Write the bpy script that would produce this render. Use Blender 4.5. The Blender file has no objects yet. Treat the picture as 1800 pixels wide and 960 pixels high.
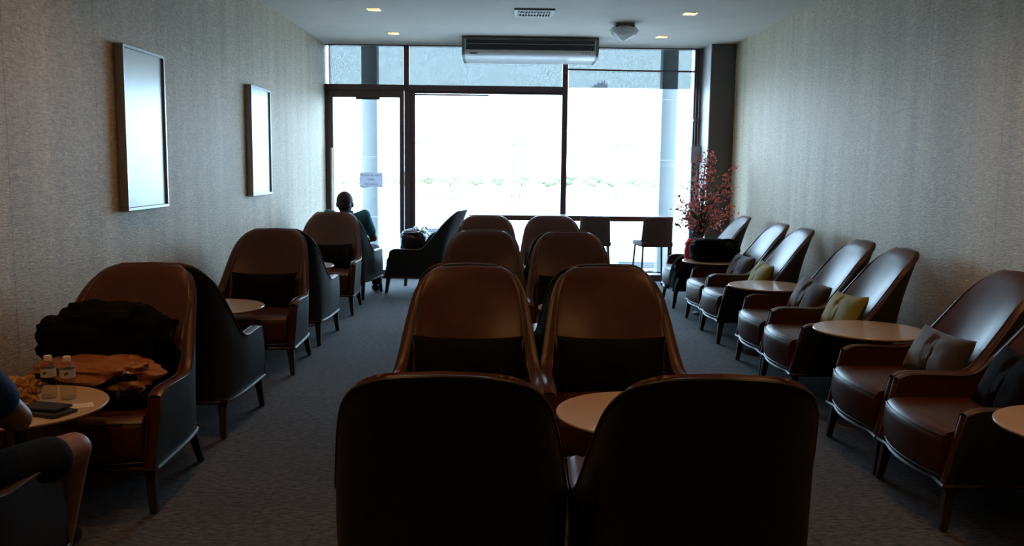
import bpy, bmesh, math, random
from mathutils import Vector, Matrix, noise
from math import sin, cos, pi, radians, sqrt, atan2, exp
S = bpy.context.scene
COL = S.collection
random.seed(7)

# ------------------------------------------------------------------ camera
F_PX, PITCH, YAW, ROLL = 1580.0, 0.1187, 0.0110, 0.0118
cd = bpy.data.cameras.new('camera'); cam = bpy.data.objects.new('camera', cd); COL.objects.link(cam)
cd.sensor_fit = 'HORIZONTAL'; cd.sensor_width = 36.0; cd.lens = 36.0 * F_PX / 1800.0
cd.clip_start = 0.05; cd.clip_end = 2000
fw = Vector((sin(YAW) * cos(PITCH), cos(YAW) * cos(PITCH), -sin(PITCH)))
rt = Vector((cos(YAW), -sin(YAW), 0)); up = rt.cross(fw)
rt2 = rt * cos(ROLL) + up * sin(ROLL); up2 = up * cos(ROLL) - rt * sin(ROLL)
m = Matrix((rt2, up2, -fw)).transposed().to_4x4(); m.translation = Vector((0, 0, 1.45))
cam.matrix_world = m
S.camera = cam

# ------------------------------------------------------------------ light and exposure
SKY = 12.5
LAMP_W = 8.0
EXPOSURE = 0.0
S.view_settings.view_transform = 'Standard'; S.view_settings.look = 'None'
S.view_settings.gamma = 1.0; S.view_settings.exposure = EXPOSURE
S.view_settings.use_curve_mapping = False
S.display_settings.display_device = 'sRGB'
W = bpy.data.worlds.new('sky'); S.world = W; W.use_nodes = True
nt = W.node_tree; nt.nodes.clear()
o_ = nt.nodes.new('ShaderNodeOutputWorld'); b_ = nt.nodes.new('ShaderNodeBackground')
b_.inputs['Strength'].default_value = SKY
tc = nt.nodes.new('ShaderNodeTexCoord'); sx = nt.nodes.new('ShaderNodeSeparateXYZ'); cr = nt.nodes.new('ShaderNodeValToRGB')
cr.color_ramp.elements[0].position = 0.0; cr.color_ramp.elements[0].color = (0.54, 0.79, 1.0, 1)
cr.color_ramp.elements[1].position = 0.6; cr.color_ramp.elements[1].color = (0.50, 0.72, 1.0, 1)
nt.links.new(tc.outputs['Generated'], sx.inputs[0]); nt.links.new(sx.outputs['Z'], cr.inputs[0])
nt.links.new(cr.outputs[0], b_.inputs['Color']); nt.links.new(b_.outputs[0], o_.inputs[0])
sl = bpy.data.lights.new('sun', 'SUN'); sl.energy = 7.0; sl.angle = 0.01; sl.color = (1, .95, .86)
sun = bpy.data.objects.new('sun', sl); COL.objects.link(sun)
sun.rotation_euler = Vector((-0.25, 0.62, -1.0)).to_track_quat('-Z', 'Y').to_euler()
pl = bpy.data.lights.new('window_portal', 'AREA'); pl.shape = 'RECTANGLE'; pl.size = 4.7; pl.size_y = 2.9
pl.cycles.is_portal = True
po = bpy.data.objects.new('window_portal', pl); COL.objects.link(po)
po.location = (0.12, 11.68, 1.45); po.rotation_euler = (radians(-90), 0, 0)
S.cycles.max_bounces = 8; S.cycles.diffuse_bounces = 5; S.cycles.glossy_bounces = 4
S.cycles.transparent_max_bounces = 16; S.cycles.transmission_bounces = 6
S.cycles.caustics_reflective = False; S.cycles.caustics_refractive = False
S.cycles.sample_clamp_indirect = 10.0
S.cycles.use_denoising = True

# ------------------------------------------------------------------ materials
MATS = {}
def mat(name, col, rough=0.6, metal=0.0, spec=0.5, noise_amt=0.0, noise_scale=20.0, bump=0.0, bump_scale=200.0, emit=None, estr=1.0, coat=0.0, trans=0.0, sheen=0.0):
    m = bpy.data.materials.new(name); m.use_nodes = True; n = m.node_tree.nodes; L = m.node_tree.links
    p = n['Principled BSDF']
    p.inputs['Base Color'].default_value = (*col, 1); p.inputs['Roughness'].default_value = rough
    p.inputs['Metallic'].default_value = metal; p.inputs['Specular IOR Level'].default_value = spec
    p.inputs['Coat Weight'].default_value = coat; p.inputs['Sheen Weight'].default_value = sheen
    if trans: p.inputs['Transmission Weight'].default_value = trans
    if emit: p.inputs['Emission Color'].default_value = (*emit, 1); p.inputs['Emission Strength'].default_value = estr
    if noise_amt or bump:
        t = n.new('ShaderNodeTexCoord')
    if noise_amt:
        k = n.new('ShaderNodeTexNoise'); k.inputs['Scale'].default_value = noise_scale; k.inputs['Detail'].default_value = 5
        r = n.new('ShaderNodeMapRange'); r.inputs['From Min'].default_value = .3; r.inputs['From Max'].default_value = .7
        r.inputs['To Min'].default_value = 1 - noise_amt; r.inputs['To Max'].default_value = 1 + noise_amt
        x = n.new('ShaderNodeVectorMath'); x.operation = 'SCALE'; x.inputs[0].default_value = col
        L.new(t.outputs['Object'], k.inputs['Vector']); L.new(k.outputs['Fac'], r.inputs['Value'])
        L.new(r.outputs[0], x.inputs['Scale']); L.new(x.outputs[0], p.inputs['Base Color'])
    if bump:
        k2 = n.new('ShaderNodeTexNoise'); k2.inputs['Scale'].default_value = bump_scale; k2.inputs['Detail'].default_value = 3
        b = n.new('ShaderNodeBump'); b.inputs['Strength'].default_value = bump; b.inputs['Distance'].default_value = .002
        L.new(t.outputs['Object'], k2.inputs['Vector']); L.new(k2.outputs['Fac'], b.inputs['Height']); L.new(b.outputs[0], p.inputs['Normal'])
    MATS[name] = m
    return m

def glassmat(name, tint=(1, 1, 1), ior=1.35, noise_amt=0.0, rough=0.0):
    m = bpy.data.materials.new(name); m.use_nodes = True; n = m.node_tree.nodes; L = m.node_tree.links
    n.remove(n['Principled BSDF']); out = n['Material Output']
    t = n.new('ShaderNodeBsdfTransparent'); t.inputs[0].default_value = (*tint, 1)
    g = n.new('ShaderNodeBsdfGlossy'); g.inputs['Roughness'].default_value = rough
    mx = n.new('ShaderNodeMixShader'); lw = n.new('ShaderNodeLayerWeight'); lw.inputs[0].default_value = .5
    f0 = ((ior - 1) / (ior + 1)) ** 2; pw = n.new('ShaderNodeMath'); pw.operation = 'POWER'; pw.inputs[1].default_value = 5
    L.new(lw.outputs['Facing'], pw.inputs[0]); mm_ = n.new('ShaderNodeMath'); mm_.operation = 'MULTIPLY_ADD'; L.new(pw.outputs[0], mm_.inputs[0])
    mm_.inputs[1].default_value = 1 - f0; mm_.inputs[2].default_value = f0; L.new(mm_.outputs[0], mx.inputs[0])
    L.new(t.outputs[0], mx.inputs[1]); L.new(g.outputs[0], mx.inputs[2]); L.new(mx.outputs[0], out.inputs['Surface'])
    if noise_amt:
        tc = n.new('ShaderNodeTexCoord'); mp = n.new('ShaderNodeMapping'); mp.inputs['Scale'].default_value = (60, 60, 14)
        k = n.new('ShaderNodeTexNoise'); k.inputs['Scale'].default_value = 2.5; k.inputs['Detail'].default_value = 8; k.inputs['Roughness'].default_value = .7
        r = n.new('ShaderNodeMapRange'); r.inputs['From Min'].default_value = .3; r.inputs['From Max'].default_value = .7
        r.inputs['To Min'].default_value = 1 - noise_amt; r.inputs['To Max'].default_value = 1 + noise_amt
        x = n.new('ShaderNodeVectorMath'); x.operation = 'SCALE'; x.inputs[0].default_value = tint
        L.new(tc.outputs['Object'], mp.inputs[0]); L.new(mp.outputs[0], k.inputs['Vector']); L.new(k.outputs['Fac'], r.inputs['Value'])
        L.new(r.outputs[0], x.inputs['Scale']); L.new(x.outputs[0], t.inputs[0])
    MATS[name] = m
    return m

def wall_mat():
    m = bpy.data.materials.new('woven_wallpaper'); m.use_nodes = True; n = m.node_tree.nodes; L = m.node_tree.links
    p = n['Principled BSDF']; p.inputs['Roughness'].default_value = .55; p.inputs['Specular IOR Level'].default_value = .35
    tc = n.new('ShaderNodeTexCoord')
    def nz(scale, sc, det=4, ro=.6):
        mp = n.new('ShaderNodeMapping'); mp.inputs['Scale'].default_value = sc
        k = n.new('ShaderNodeTexNoise'); k.inputs['Scale'].default_value = scale; k.inputs['Detail'].default_value = det; k.inputs['Roughness'].default_value = ro
        L.new(tc.outputs['Object'], mp.inputs[0]); L.new(mp.outputs[0], k.inputs['Vector']); return k.outputs['Fac']
    a = nz(1.0, (5, 5, .35), 5)          # vertical streaks
    b = nz(1.0, (22, 22, 170), 3)        # horizontal threads
    c = nz(1.0, (90, 90, 60), 2)
    def ma(op, x, y=None, v=None):
        q = n.new('ShaderNodeMath'); q.operation = op; L.new(x, q.inputs[0])
        if y is not None: L.new(y, q.inputs[1])
        if v is not None: q.inputs[1].default_value = v
        return q.outputs[0]
    s = ma('ADD', ma('MULTIPLY', a, v=.7), ma('ADD', ma('MULTIPLY', b, v=1.3), ma('MULTIPLY', c, v=.7)))
    # seams between the wallpaper drops, every 0.92 m along the wall
    sx = n.new('ShaderNodeSeparateXYZ'); L.new(tc.outputs['Object'], sx.inputs[0])
    fr = ma('FRACT', ma('DIVIDE', sx.outputs['Y'], v=.92))
    d = ma('ABSOLUTE', ma('SUBTRACT', fr, v=.5))
    seam = ma('LESS_THAN', d, v=.004)
    f = ma('SUBTRACT', s, ma('MULTIPLY', seam, v=.25))
    r = n.new('ShaderNodeValToRGB'); e = r.color_ramp.elements
    e[0].position = .8; e[0].color = (.28, .238, .168, 1); e[1].position = 1.9; e[1].color = (.93, .81, .60, 1)
    q = n.new('ShaderNodeMapRange'); q.inputs['From Min'].default_value = 0; q.inputs['From Max'].default_value = 2.7
    L.new(f, q.inputs['Value'])
    e[0].position = .32; e[1].position = .72
    L.new(q.outputs[0], r.inputs[0]); L.new(r.outputs[0], p.inputs['Base Color'])
    bp = n.new('ShaderNodeBump'); bp.inputs['Strength'].default_value = .5; bp.inputs['Distance'].default_value = .003
    L.new(f, bp.inputs['Height']); L.new(bp.outputs[0], p.inputs['Normal'])
    MATS['wall'] = m

def carpet_mat():
    m = bpy.data.materials.new('carpet_tiles'); m.use_nodes = True; n = m.node_tree.nodes; L = m.node_tree.links
    p = n['Principled BSDF']; p.inputs['Roughness'].default_value = .9; p.inputs['Specular IOR Level'].default_value = .25
    p.inputs['Sheen Weight'].default_value = .12
    tc = n.new('ShaderNodeTexCoord')
    br = n.new('ShaderNodeTexBrick'); br.inputs['Scale'].default_value = 1.0; br.offset = .5
    br.inputs['Mortar Size'].default_value = .004; br.inputs['Brick Width'].default_value = .5; br.inputs['Row Height'].default_value = .5
    br.inputs['Color1'].default_value = (.060, .065, .074, 1); br.inputs['Color2'].default_value = (.050, .055, .063, 1); br.inputs['Mortar'].default_value = (.035, .037, .04, 1)
    L.new(tc.outputs['Object'], br.inputs['Vector'])
    k = n.new('ShaderNodeTexNoise'); k.inputs['Scale'].default_value = 1; k.inputs['Detail'].default_value = 3
    mp = n.new('ShaderNodeMapping'); mp.inputs['Scale'].default_value = (26, 64, 26); L.new(tc.outputs['Object'], mp.inputs[0]); L.new(mp.outputs[0], k.inputs['Vector'])
    k2 = n.new('ShaderNodeTexNoise'); k2.inputs['Scale'].default_value = 2.2; k2.inputs['Detail'].default_value = 4; L.new(tc.outputs['Object'], k2.inputs['Vector'])
    r = n.new('ShaderNodeMapRange'); r.inputs['From Min'].default_value = .3; r.inputs['From Max'].default_value = .7; r.inputs['To Min'].default_value = .25; r.inputs['To Max'].default_value = 1.8
    L.new(k.outputs['Fac'], r.inputs['Value'])
    r2 = n.new('ShaderNodeMapRange'); r2.inputs['To Min'].default_value = .75; r2.inputs['To Max'].default_value = 1.25; L.new(k2.outputs['Fac'], r2.inputs['Value'])
    mu = n.new('ShaderNodeMath'); mu.operation = 'MULTIPLY'; L.new(r.outputs[0], mu.inputs[0]); L.new(r2.outputs[0], mu.inputs[1])
    x = n.new('ShaderNodeVectorMath'); x.operation = 'SCALE'; L.new(br.outputs['Color'], x.inputs[0]); L.new(mu.outputs[0], x.inputs['Scale'])
    L.new(x.outputs[0], p.inputs['Base Color'])
    bp = n.new('ShaderNodeBump'); bp.inputs['Strength'].default_value = .6; bp.inputs['Distance'].default_value = .004
    L.new(k.outputs['Fac'], bp.inputs['Height']); L.new(bp.outputs[0], p.inputs['Normal'])
    MATS['carpet'] = m

wall_mat(); carpet_mat()
def translucent(name, col, tr=.5, rough=.6, alpha=0.0):
    m = bpy.data.materials.new(name); m.use_nodes = True; n = m.node_tree.nodes; L = m.node_tree.links
    p = n['Principled BSDF']; p.inputs['Base Color'].default_value = (*col, 1); p.inputs['Roughness'].default_value = rough
    t = n.new('ShaderNodeBsdfTranslucent'); t.inputs[0].default_value = (*col, 1); mx = n.new('ShaderNodeMixShader'); mx.inputs[0].default_value = tr
    L.new(p.outputs[0], mx.inputs[1]); L.new(t.outputs[0], mx.inputs[2])
    if alpha:
        a = n.new('ShaderNodeBsdfTransparent'); m2 = n.new('ShaderNodeMixShader'); m2.inputs[0].default_value = alpha
        L.new(mx.outputs[0], m2.inputs[1]); L.new(a.outputs[0], m2.inputs[2]); L.new(m2.outputs[0], n['Material Output'].inputs['Surface'])
    else: L.new(mx.outputs[0], n['Material Output'].inputs['Surface'])
    MATS[name] = m
mat('ceiling_paint', (.70, .67, .60), .8, noise_amt=.04, noise_scale=3)
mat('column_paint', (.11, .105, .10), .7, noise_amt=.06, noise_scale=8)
mat('back_paint', (.05, .04, .03), .8)
mat('frame_metal', (.11, .068, .070), .45, .3, noise_amt=.1)
mat('column_lit_white', (.75, .76, .76), .5)
mat('leather_brown', (.066, .0140, .0022), .36, spec=.5, noise_amt=.16, noise_scale=9, bump=.18, bump_scale=260)
mat('leather_grey', (.020, .0195, .018), .48, spec=.38, noise_amt=.12, noise_scale=30, bump=.3, bump_scale=420)
mat('piping', (.050, .036, .028), .38)
mat('dark_wood', (.034, .022, .018), .38, noise_amt=.2, noise_scale=30)
mat('table_cream', (.60, .46, .33), .22, noise_amt=.03, noise_scale=12, coat=.3)
mat('table_metal', (.035, .035, .038), .35, .6)
mat('fabric_olive', (.26, .215, .012), .75, noise_amt=.15, noise_scale=60, bump=.5, bump_scale=300, sheen=.1)
mat('fabric_brown', (.034, .024, .023), .75, noise_amt=.15, noise_scale=60, bump=.5, bump_scale=300, sheen=.4)
mat('fabric_dark', (.004, .0035, .0035), .9, spec=.12, noise_amt=.15, noise_scale=60, bump=.5, bump_scale=300)
mat('black_cloth', (.003, .003, .0033), .9, spec=.12, noise_amt=.2, noise_scale=20, bump=.6, bump_scale=90)
mat('tan_leather', (.30, .11, .035), .45, noise_amt=.2, noise_scale=12, bump=.4, bump_scale=60)
mat('steel', (.6, .6, .6), .25, 1.0)
mat('alu', (.62, .64, .66), .38, .8)
mat('white_plastic', (.82, .83, .82), .3)
mat('grey_plastic', (.20, .20, .20), .45)
mat('black_plastic', (.012, .012, .012), .3)
translucent('paper', (.62, .64, .70), .45)
mat('ink', (.02, .02, .03), .8)
mat('poster_board', (.84, .88, .88), .5)
mat('skin', (.24, .11, .07), .5, noise_amt=.08, noise_scale=40)
mat('hair', (.012, .009, .008), .6, noise_amt=.3, noise_scale=120, bump=.7, bump_scale=300)
mat('shirt_teal', (.05, .21, .29), .85, noise_amt=.1, noise_scale=40, bump=.5, bump_scale=40)
mat('shirt_blue', (.012, .045, .13), .85, spec=.15, noise_amt=.1, noise_scale=40, bump=.5, bump_scale=40)
mat('trousers', (.02, .022, .05), .85, noise_amt=.1, noise_scale=40)
mat('shorts', (.006, .006, .008), .9, spec=.15)
mat('shoe', (.02, .02, .02), .5)
mat('blossom', (.85, .22, .19), .6, noise_amt=.35, noise_scale=25)
mat('leaf', (.07, .13, .045), .5, noise_amt=.3, noise_scale=15)
mat('stem', (.05, .03, .02), .7)
mat('vase', (.25, .22, .20), .3)
mat('red_cloth', (.65, .02, .03), .55, noise_amt=.1)
mat('pole_paint', (.22, .24, .25), .5, noise_amt=.05, noise_scale=4)
mat('concrete', (.50, .50, .49), .85, noise_amt=.08, noise_scale=1.5)
mat('apron', (.55, .54, .52), .9, noise_amt=.05, noise_scale=.05)
mat('grass', (.40, .42, .28), .9, noise_amt=.2, noise_scale=.05)
mat('tree_leaf', (.26, .27, .18), .8, noise_amt=.3, noise_scale=.8)
mat('bark', (.25, .2, .15), .9)
mat('canopy_white', (.55, .56, .56), .7)
mat('equip', (.42, .47, .50), .6)
mat('equip_dark', (.12, .14, .16), .6)
mat('screen_post', (.30, .34, .36), .4)
mat('warm_lamp', (1, .8, .55), .5, emit=(1, .72, .42), estr=.7)
mat('lamp_rim', (.62, .58, .52), .4)
mat('lamp_can', (.25, .18, .12), .5)
mat('crumpled', (.42, .23, .08), .5, noise_amt=.2)
mat('label', (.55, .57, .58), .5)
mat('cap', (.72, .66, .60), .5)
glassmat('glass', (.96, .98, .98))
glassmat('screen_glass', (.95, .98, .99))
glassmat('film', (.275, .280, .275), noise_amt=.16)
glassmat('film_torn', (.62, .62, .66), noise_amt=.3)
glassmat('bottle_pet', (.86, .88, .88), rough=.03)
translucent('plastic_wrap', (.85, .87, .88), .5, .15, .15)

# ------------------------------------------------------------------ mesh helpers
def build(name, bm, m, parent=None, smooth=True, mats=None):
    me = bpy.data.meshes.new(name); bm.normal_update(); bm.to_mesh(me); bm.free()
    for mm in (mats or [m]): me.materials.append(MATS[mm])
    if smooth:
        for p in me.polygons: p.use_smooth = True
        try: me.set_sharp_from_angle(angle=radians(38))
        except Exception: pass
    o = bpy.data.objects.new(name, me); COL.objects.link(o)
    if parent: o.parent = parent
    return o
def tag(o, label=None, cat=None, group=None, kind=None):
    if label: o['label'] = label
    if cat: o['category'] = cat
    if group: o['group'] = group
    if kind: o['kind'] = kind
    return o
def thing(name, label, cat, loc=(0, 0, 0), rz=0, group=None):
    o = bpy.data.objects.new(name, None); COL.objects.link(o); o.empty_display_size = .1
    o.location = loc; o.rotation_euler = (0, 0, rz)
    return tag(o, label, cat, group)
def struct(name, bm, m, parent=None, smooth=False):
    o = build(name, bm, m, parent, smooth)
    if not parent: o['kind'] = 'structure'
    return o
def box(bm, x0, x1, y0, y1, z0, z1, bev=0, seg=2, M=None):
    vs = [bm.verts.new((x, y, z)) for x in (x0, x1) for y in (y0, y1) for z in (z0, z1)]
    fs = [(0, 1, 3, 2), (4, 6, 7, 5), (0, 4, 5, 1), (2, 3, 7, 6), (0, 2, 6, 4), (1, 5, 7, 3)]
    F = [bm.faces.new([vs[i] for i in f]) for f in fs]
    if bev:
        es = list({e for f in F for e in f.edges})
        r = bmesh.ops.bevel(bm, geom=es, offset=bev, segments=seg, affect='EDGES', profile=.5)
        vs = list({v for f in r['faces'] for v in f.verts} | {v for v in vs if v.is_valid})
    if M is not None:
        for v in vs: v.co = M @ v.co
    return vs
def BM(): return bmesh.new()
def boxbm(*a, **k):
    bm = BM(); box(bm, *a, **k); return bm
def tube(bm, pts, r, n=8, closed=False, cap=True):
    pts = [Vector(p) for p in pts]; N = len(pts); rings = []
    rr = r if isinstance(r, (list, tuple)) else [r] * N
    prev = None
    for i, p in enumerate(pts):
        if closed: t = (pts[(i + 1) % N] - pts[i - 1])
        else: t = pts[min(i + 1, N - 1)] - pts[max(i - 1, 0)]
        if t.length < 1e-9: t = Vector((0, 0, 1))
        t.normalize()
        if prev is None:
            a = Vector((0, 0, 1)) if abs(t.z) < .9 else Vector((1, 0, 0))
            u = t.cross(a).normalized()
        else:
            u = (prev - t * prev.dot(t))
            u = u.normalized() if u.length > 1e-6 else t.cross(Vector((0, 0, 1))).normalized()
        prev = u; v = t.cross(u)
        rings.append([bm.verts.new(p + (u * cos(2 * pi * k / n) + v * sin(2 * pi * k / n)) * rr[i]) for k in range(n)])
    for i in range(N if closed else N - 1):
        a, b = rings[i], rings[(i + 1) % N]
        for k in range(n):
            bm.faces.new((a[k], a[(k + 1) % n], b[(k + 1) % n], b[k]))
    if cap and not closed:
        bm.faces.new(list(reversed(rings[0]))); bm.faces.new(rings[-1])
def lathe(bm, prof, n=32, c=(0, 0, 0)):
    rings = []
    for r, z in prof:
        if r < 1e-6: rings.append([bm.verts.new((c[0], c[1], c[2] + z))])
        else: rings.append([bm.verts.new((c[0] + r * cos(2 * pi * k / n), c[1] + r * sin(2 * pi * k / n), c[2] + z)) for k in range(n)])
    for a, b in zip(rings, rings[1:]):
        for k in range(n):
            k2 = (k + 1) % n
            if len(a) == 1 and len(b) == 1: continue
            if len(a) == 1: bm.faces.new((a[0], b[k2], b[k]))
            elif len(b) == 1: bm.faces.new((a[k], a[k2], b[0]))
            else: bm.faces.new((a[k], a[k2], b[k2], b[k]))
def grid(bm, P, closed_u=False):
    """P[i][j] points -> quads"""
    V = [[bm.verts.new(p) for p in row] for row in P]
    for i in range(len(V) - (0 if closed_u else 1)):
        for j in range(len(V[0]) - 1):
            a, b = V[i], V[(i + 1) % len(V)]
            try: bm.faces.new((a[j], b[j], b[j + 1], a[j + 1]))
            except Exception: pass
    return V
def catmull(pts, n):
    pts = [Vector(p) for p in pts]; out = []
    K = len(pts) - 1
    for s in range(n + 1):
        t = s / n * K; i = min(int(t), K - 1); u = t - i
        p0 = pts[max(i - 1, 0)]; p1 = pts[i]; p2 = pts[i + 1]; p3 = pts[min(i + 2, K)]
        out.append(.5 * ((2 * p1) + (p2 - p0) * u + (2 * p0 - 5 * p1 + 4 * p2 - p3) * u * u + (3 * p1 - p0 - 3 * p2 + p3) * u ** 3))
    return out
def children(o): return list(o.children)
def copy_tree(o, parent=None):
    c = o.copy(); COL.objects.link(c); c.parent = parent
    for ch in children(o): copy_tree(ch, c)
    return c

# ------------------------------------------------------------------ room
XL, XR, YB, YF, ZC = -2.25, 2.79, -4.2, 11.55, 2.935
T = .2
struct('floor', boxbm(XL - T, XR + T, YB - T, YF + .12, -.2, 0), 'carpet')
struct('wall_left', boxbm(XL - T, XL, YB - T, YF + .12, 0, ZC), 'wall')
struct('wall_right', boxbm(XR, XR + T, YB - T, YF + .12, 0, ZC), 'wall')
struct('wall_back', boxbm(XL, XR, YB - T, YB, 0, ZC), 'back_paint')
# ceiling with real openings for the recessed lamps
LX = (-1.266, 1.795); LY = (10.50, 8.93, 7.36, 5.79, 4.22, 2.65, 1.08)
hs = .062
xs = [XL - T]
for x in LX: xs += [x - hs, x + hs]
xs += [XR + T]
ys = [YB - T]
for y in sorted(LY): ys += [y - hs, y + hs]
ys += [YF + .12]
bm = BM()
def slab_cell(bm, x0, x1, y0, y1): box(bm, x0, x1, y0, y1, ZC, ZC + .25)
for j in range(len(ys) - 1):
    if j % 2 == 0: slab_cell(bm, xs[0], xs[-1], ys[j], ys[j + 1])
    else:
        for i in range(0, len(xs) - 1, 2): slab_cell(bm, xs[i], xs[i + 1], ys[j], ys[j + 1])
struct('ceiling', bm, 'ceiling_paint')
struct('roof', boxbm(XL - T, XR + T, YB - T, YF + .12, ZC + .25, ZC + .5), 'canopy_white')
for side, x0, x1 in (('left', XL, XL + .012), ('right', XR - .012, XR)):
    struct('baseboard_' + side, boxbm(x0, x1, YB, YF - .05, 0, .09), 'frame_metal')
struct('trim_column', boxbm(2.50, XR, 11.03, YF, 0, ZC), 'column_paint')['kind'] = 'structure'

# ------------------------------------------------------------------ window wall
def fr(name, boxes, m='frame_metal', parent=None, bev=.004):
    bm = BM()
    for b in boxes: box(bm, *b, bev=bev, seg=1)
    return struct(name, bm, m, parent)
Y0, Y1 = 11.50, 11.60
fr('trim_1', [(XL, XR - .29, 11.47, 11.62, 0, .075)])                        # sill at floor
fr('trim_2', [(XL, .735, 11.485, 11.61, 2.375, 2.445)])                      # transom bar
fr('trim_3', [(-1.255, -1.180, Y0, Y1, .075, 2.375), (-1.265, -1.195, Y0, Y1, 2.445, ZC)])
fr('trim_4', [(.735, .805, Y0, Y1, .075, ZC)])                               # mullion
fr('trim_5', [(2.395, 2.455, Y0, Y1, .075, ZC)])
fr('trim_6', [(XL, -2.215, Y0, Y1, .075, 2.375), (XL + .05, XL + .062, Y0, Y1, 2.445, ZC)])
fr('trim_7', [(XL, XR - .29, 11.50, 11.60, ZC - .012, ZC)])
fr('trim_8', [(2.455, 2.50, 11.54, 11.62, .0, ZC)], 'column_lit_white')            # pale strip for the lit column side, light put into its colour
fr('trim_lit_face', [(2.488, 2.4995, 11.035, 11.50, .0, ZC)], 'column_lit_white')  # white sheet that paints window light onto the dark column's side
def window(nm, x0, x1, z0, z1, glass='glass', y=11.55, frame=()):
    o = thing(nm, None, None); o['kind'] = 'structure'
    bm = boxbm(x0, x1, y - .004, y + .004, z0, z1); build('pane', bm, glass, o, False)
    if frame:
        bm = BM()
        for b in frame: box(bm, *b, bev=.003, seg=1)
        build('window_frame', bm, 'frame_metal', o, False)
    return o
window('window_1', -1.18, .735, .075, 2.375, frame=[(-1.18, -1.12, 11.51, 11.59, .075, 2.375), (-1.12, .735, 11.52, 11.58, 2.345, 2.375), (-1.12, .735, 11.51, 11.59, .075, .10)])
window('window_2', .805, 2.395, .075, 2.43)
window('window_3', XL, -1.265, 2.445, ZC - .012)
window('window_4', -1.195, .735, 2.445, ZC - .012)
window('window_5', .805, 2.395, 2.43, ZC - .012)
# tinted film stuck on the upper panes
for nm, x0, x1, z0, z1, w in (('window_film', XL + .066, -1.27, 2.448, ZC - .014, 'left'), ('window_film', -1.19, .73, 2.448, ZC - .014, 'middle'), ('window_film', .81, 2.365, 2.436, ZC - .014, 'right')):
    bm = BM()
    nx = 60
    P = []
    for i in range(nx + 1):
        x = x0 + (x1 - x0) * i / nx
        zb = z0
        P.append([(x, 11.538, zb), (x, 11.538, z1)])
    grid(bm, P)
    o = build(nm, bm, 'film', None, False)
    md = o.modifiers.new('t', 'SOLIDIFY'); md.thickness = .0005
    tag(o, f'grey blue tinted film on the upper {w} window pane', 'window film', 'tinted films on the upper panes')
bm = BM()  # torn flap at the bottom edge of the right film
pts = [(1.09, 2.44), (1.31, 2.44), (1.30, 2.50), (1.28, 2.475), (1.27, 2.55), (1.25, 2.495), (1.235, 2.525), (1.21, 2.49), (1.19, 2.515), (1.165, 2.475), (1.14, 2.49), (1.12, 2.455)]
bm.faces.new([bm.verts.new((x, 11.530, z)) for x, z in pts])
o = build('film_scrap', bm, 'film_torn', None, False); md = o.modifiers.new('t', 'SOLIDIFY'); md.thickness = .001
tag(o, 'torn dark scrap of film at the bottom of the upper right pane', 'film scrap')
# door
d = thing('door_1', None, None); d['kind'] = 'structure'
bm = BM()
for b in ((-2.215, -2.155, .02, 2.374), (-1.315, -1.262, .02, 2.374), (-2.155, -1.315, 2.285, 2.374), (-2.155, -1.315, .02, .10)):
    box(bm, b[0], b[1], 11.50, 11.56, b[2], b[3], bev=.003, seg=1)
build('door_frame', bm, 'frame_metal', d, False)
build('pane', boxbm(-2.155, -1.315, 11.526, 11.534, .10, 2.285), 'glass', d, False)
bm = BM(); tube(bm, [(-2.165, 11.44, .80), (-2.165, 11.44, 1.65)], .013, 12)
for z in (.86, 1.30, 1.58): tube(bm, [(-2.165, 11.44, z), (-2.175, 11.50, z)], .008, 8)
build('handle', bm, 'steel', d)
bm = BM(); box(bm, -1.86, -1.56, 11.47, 11.50, 2.255, 2.285, bev=.003); build('closer', bm, 'black_plastic', d)
bm = BM(); box(bm, -1.15, -.19, 11.47, 11.50, 2.315, 2.335, bev=.003, seg=1)
tag(build('door_track', bm, 'frame_metal'), 'short dark metal track under the head of the middle window', 'track')
# rod under the right upper pane and conduit + switch box
bm = BM(); tube(bm, [(.80, 11.44, 2.655), (1.4, 11.44, 2.648), (2.44, 11.44, 2.645)], .011, 10)
box(bm, .755, .795, 11.42, 11.50, 2.60, 2.68, bev=.004)
tag(build('curtain_rod', bm, 'frame_metal'), 'thin dark rod across the upper right window pane', 'rod')
e = thing('switch_box', 'grey metal switch box with conduits on the right window post', 'switch box', (2.435, 11.45, 1.62))
bm = boxbm(-.07, .07, -.055, .045, -.105, .105, bev=.008); build('box_body', bm, 'grey_plastic', e)
bm = boxbm(-.062, .062, -.064, -.055, -.097, .097, bev=.006); build('cover', bm, 'grey_plastic', e)
bm = BM()
for x in (-.02, .018): tube(bm, [(x, 0, .105), (x, 0, ZC - 1.62 - .005)], .0085, 8)
box(bm, -.04, .05, -.012, .045, .42, .436)
build('conduit', bm, 'frame_metal', e)

# ------------------------------------------------------------------ outdoors
struct('ground', boxbm(-400, 400, 17.0, 700, -6.7, -6.5), 'apron')
bm = boxbm(-400, 400, 330, 700, -6.52, -6.42); struct('ground_verge', bm, 'grass')
struct('terrace', boxbm(-12, 12, YF + .12, 16.6, -6.5, -.2), 'concrete')
struct('unseen_canopy', boxbm(-9, 9, YF + .12, 13.2, 3.45, 3.60), 'canopy_white')  # out of view, overhang added to keep the poles in shade
def pole(x, w, lab):
    o = thing('pole', lab, 'pole', (x, 13.0, -.2), 0, 'steel poles holding up the canopy')
    build('shaft', boxbm(-w / 2, w / 2, -w / 2, w / 2, 0, 3.65, bev=.012), 'pole_paint', o)
    build('base_plate', boxbm(-w / 2 - .05, w / 2 + .05, -w / 2 - .05, w / 2 + .05, 0, .02, bev=.004), 'equip', o)
    for z in (.9, 1.75, 2.6):
        bm = BM(); box(bm, -w / 2 - .004, w / 2 + .004, -w / 2 - .004, w / 2 + .004, z, z + .008)
        build('joint_band', bm, 'equip', o)
pole(-1.90, .22, 'square pale steel pole outside the door behind the paper notice')
pole(2.345, .22, 'square pale steel pole outside the right window pane')
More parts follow.
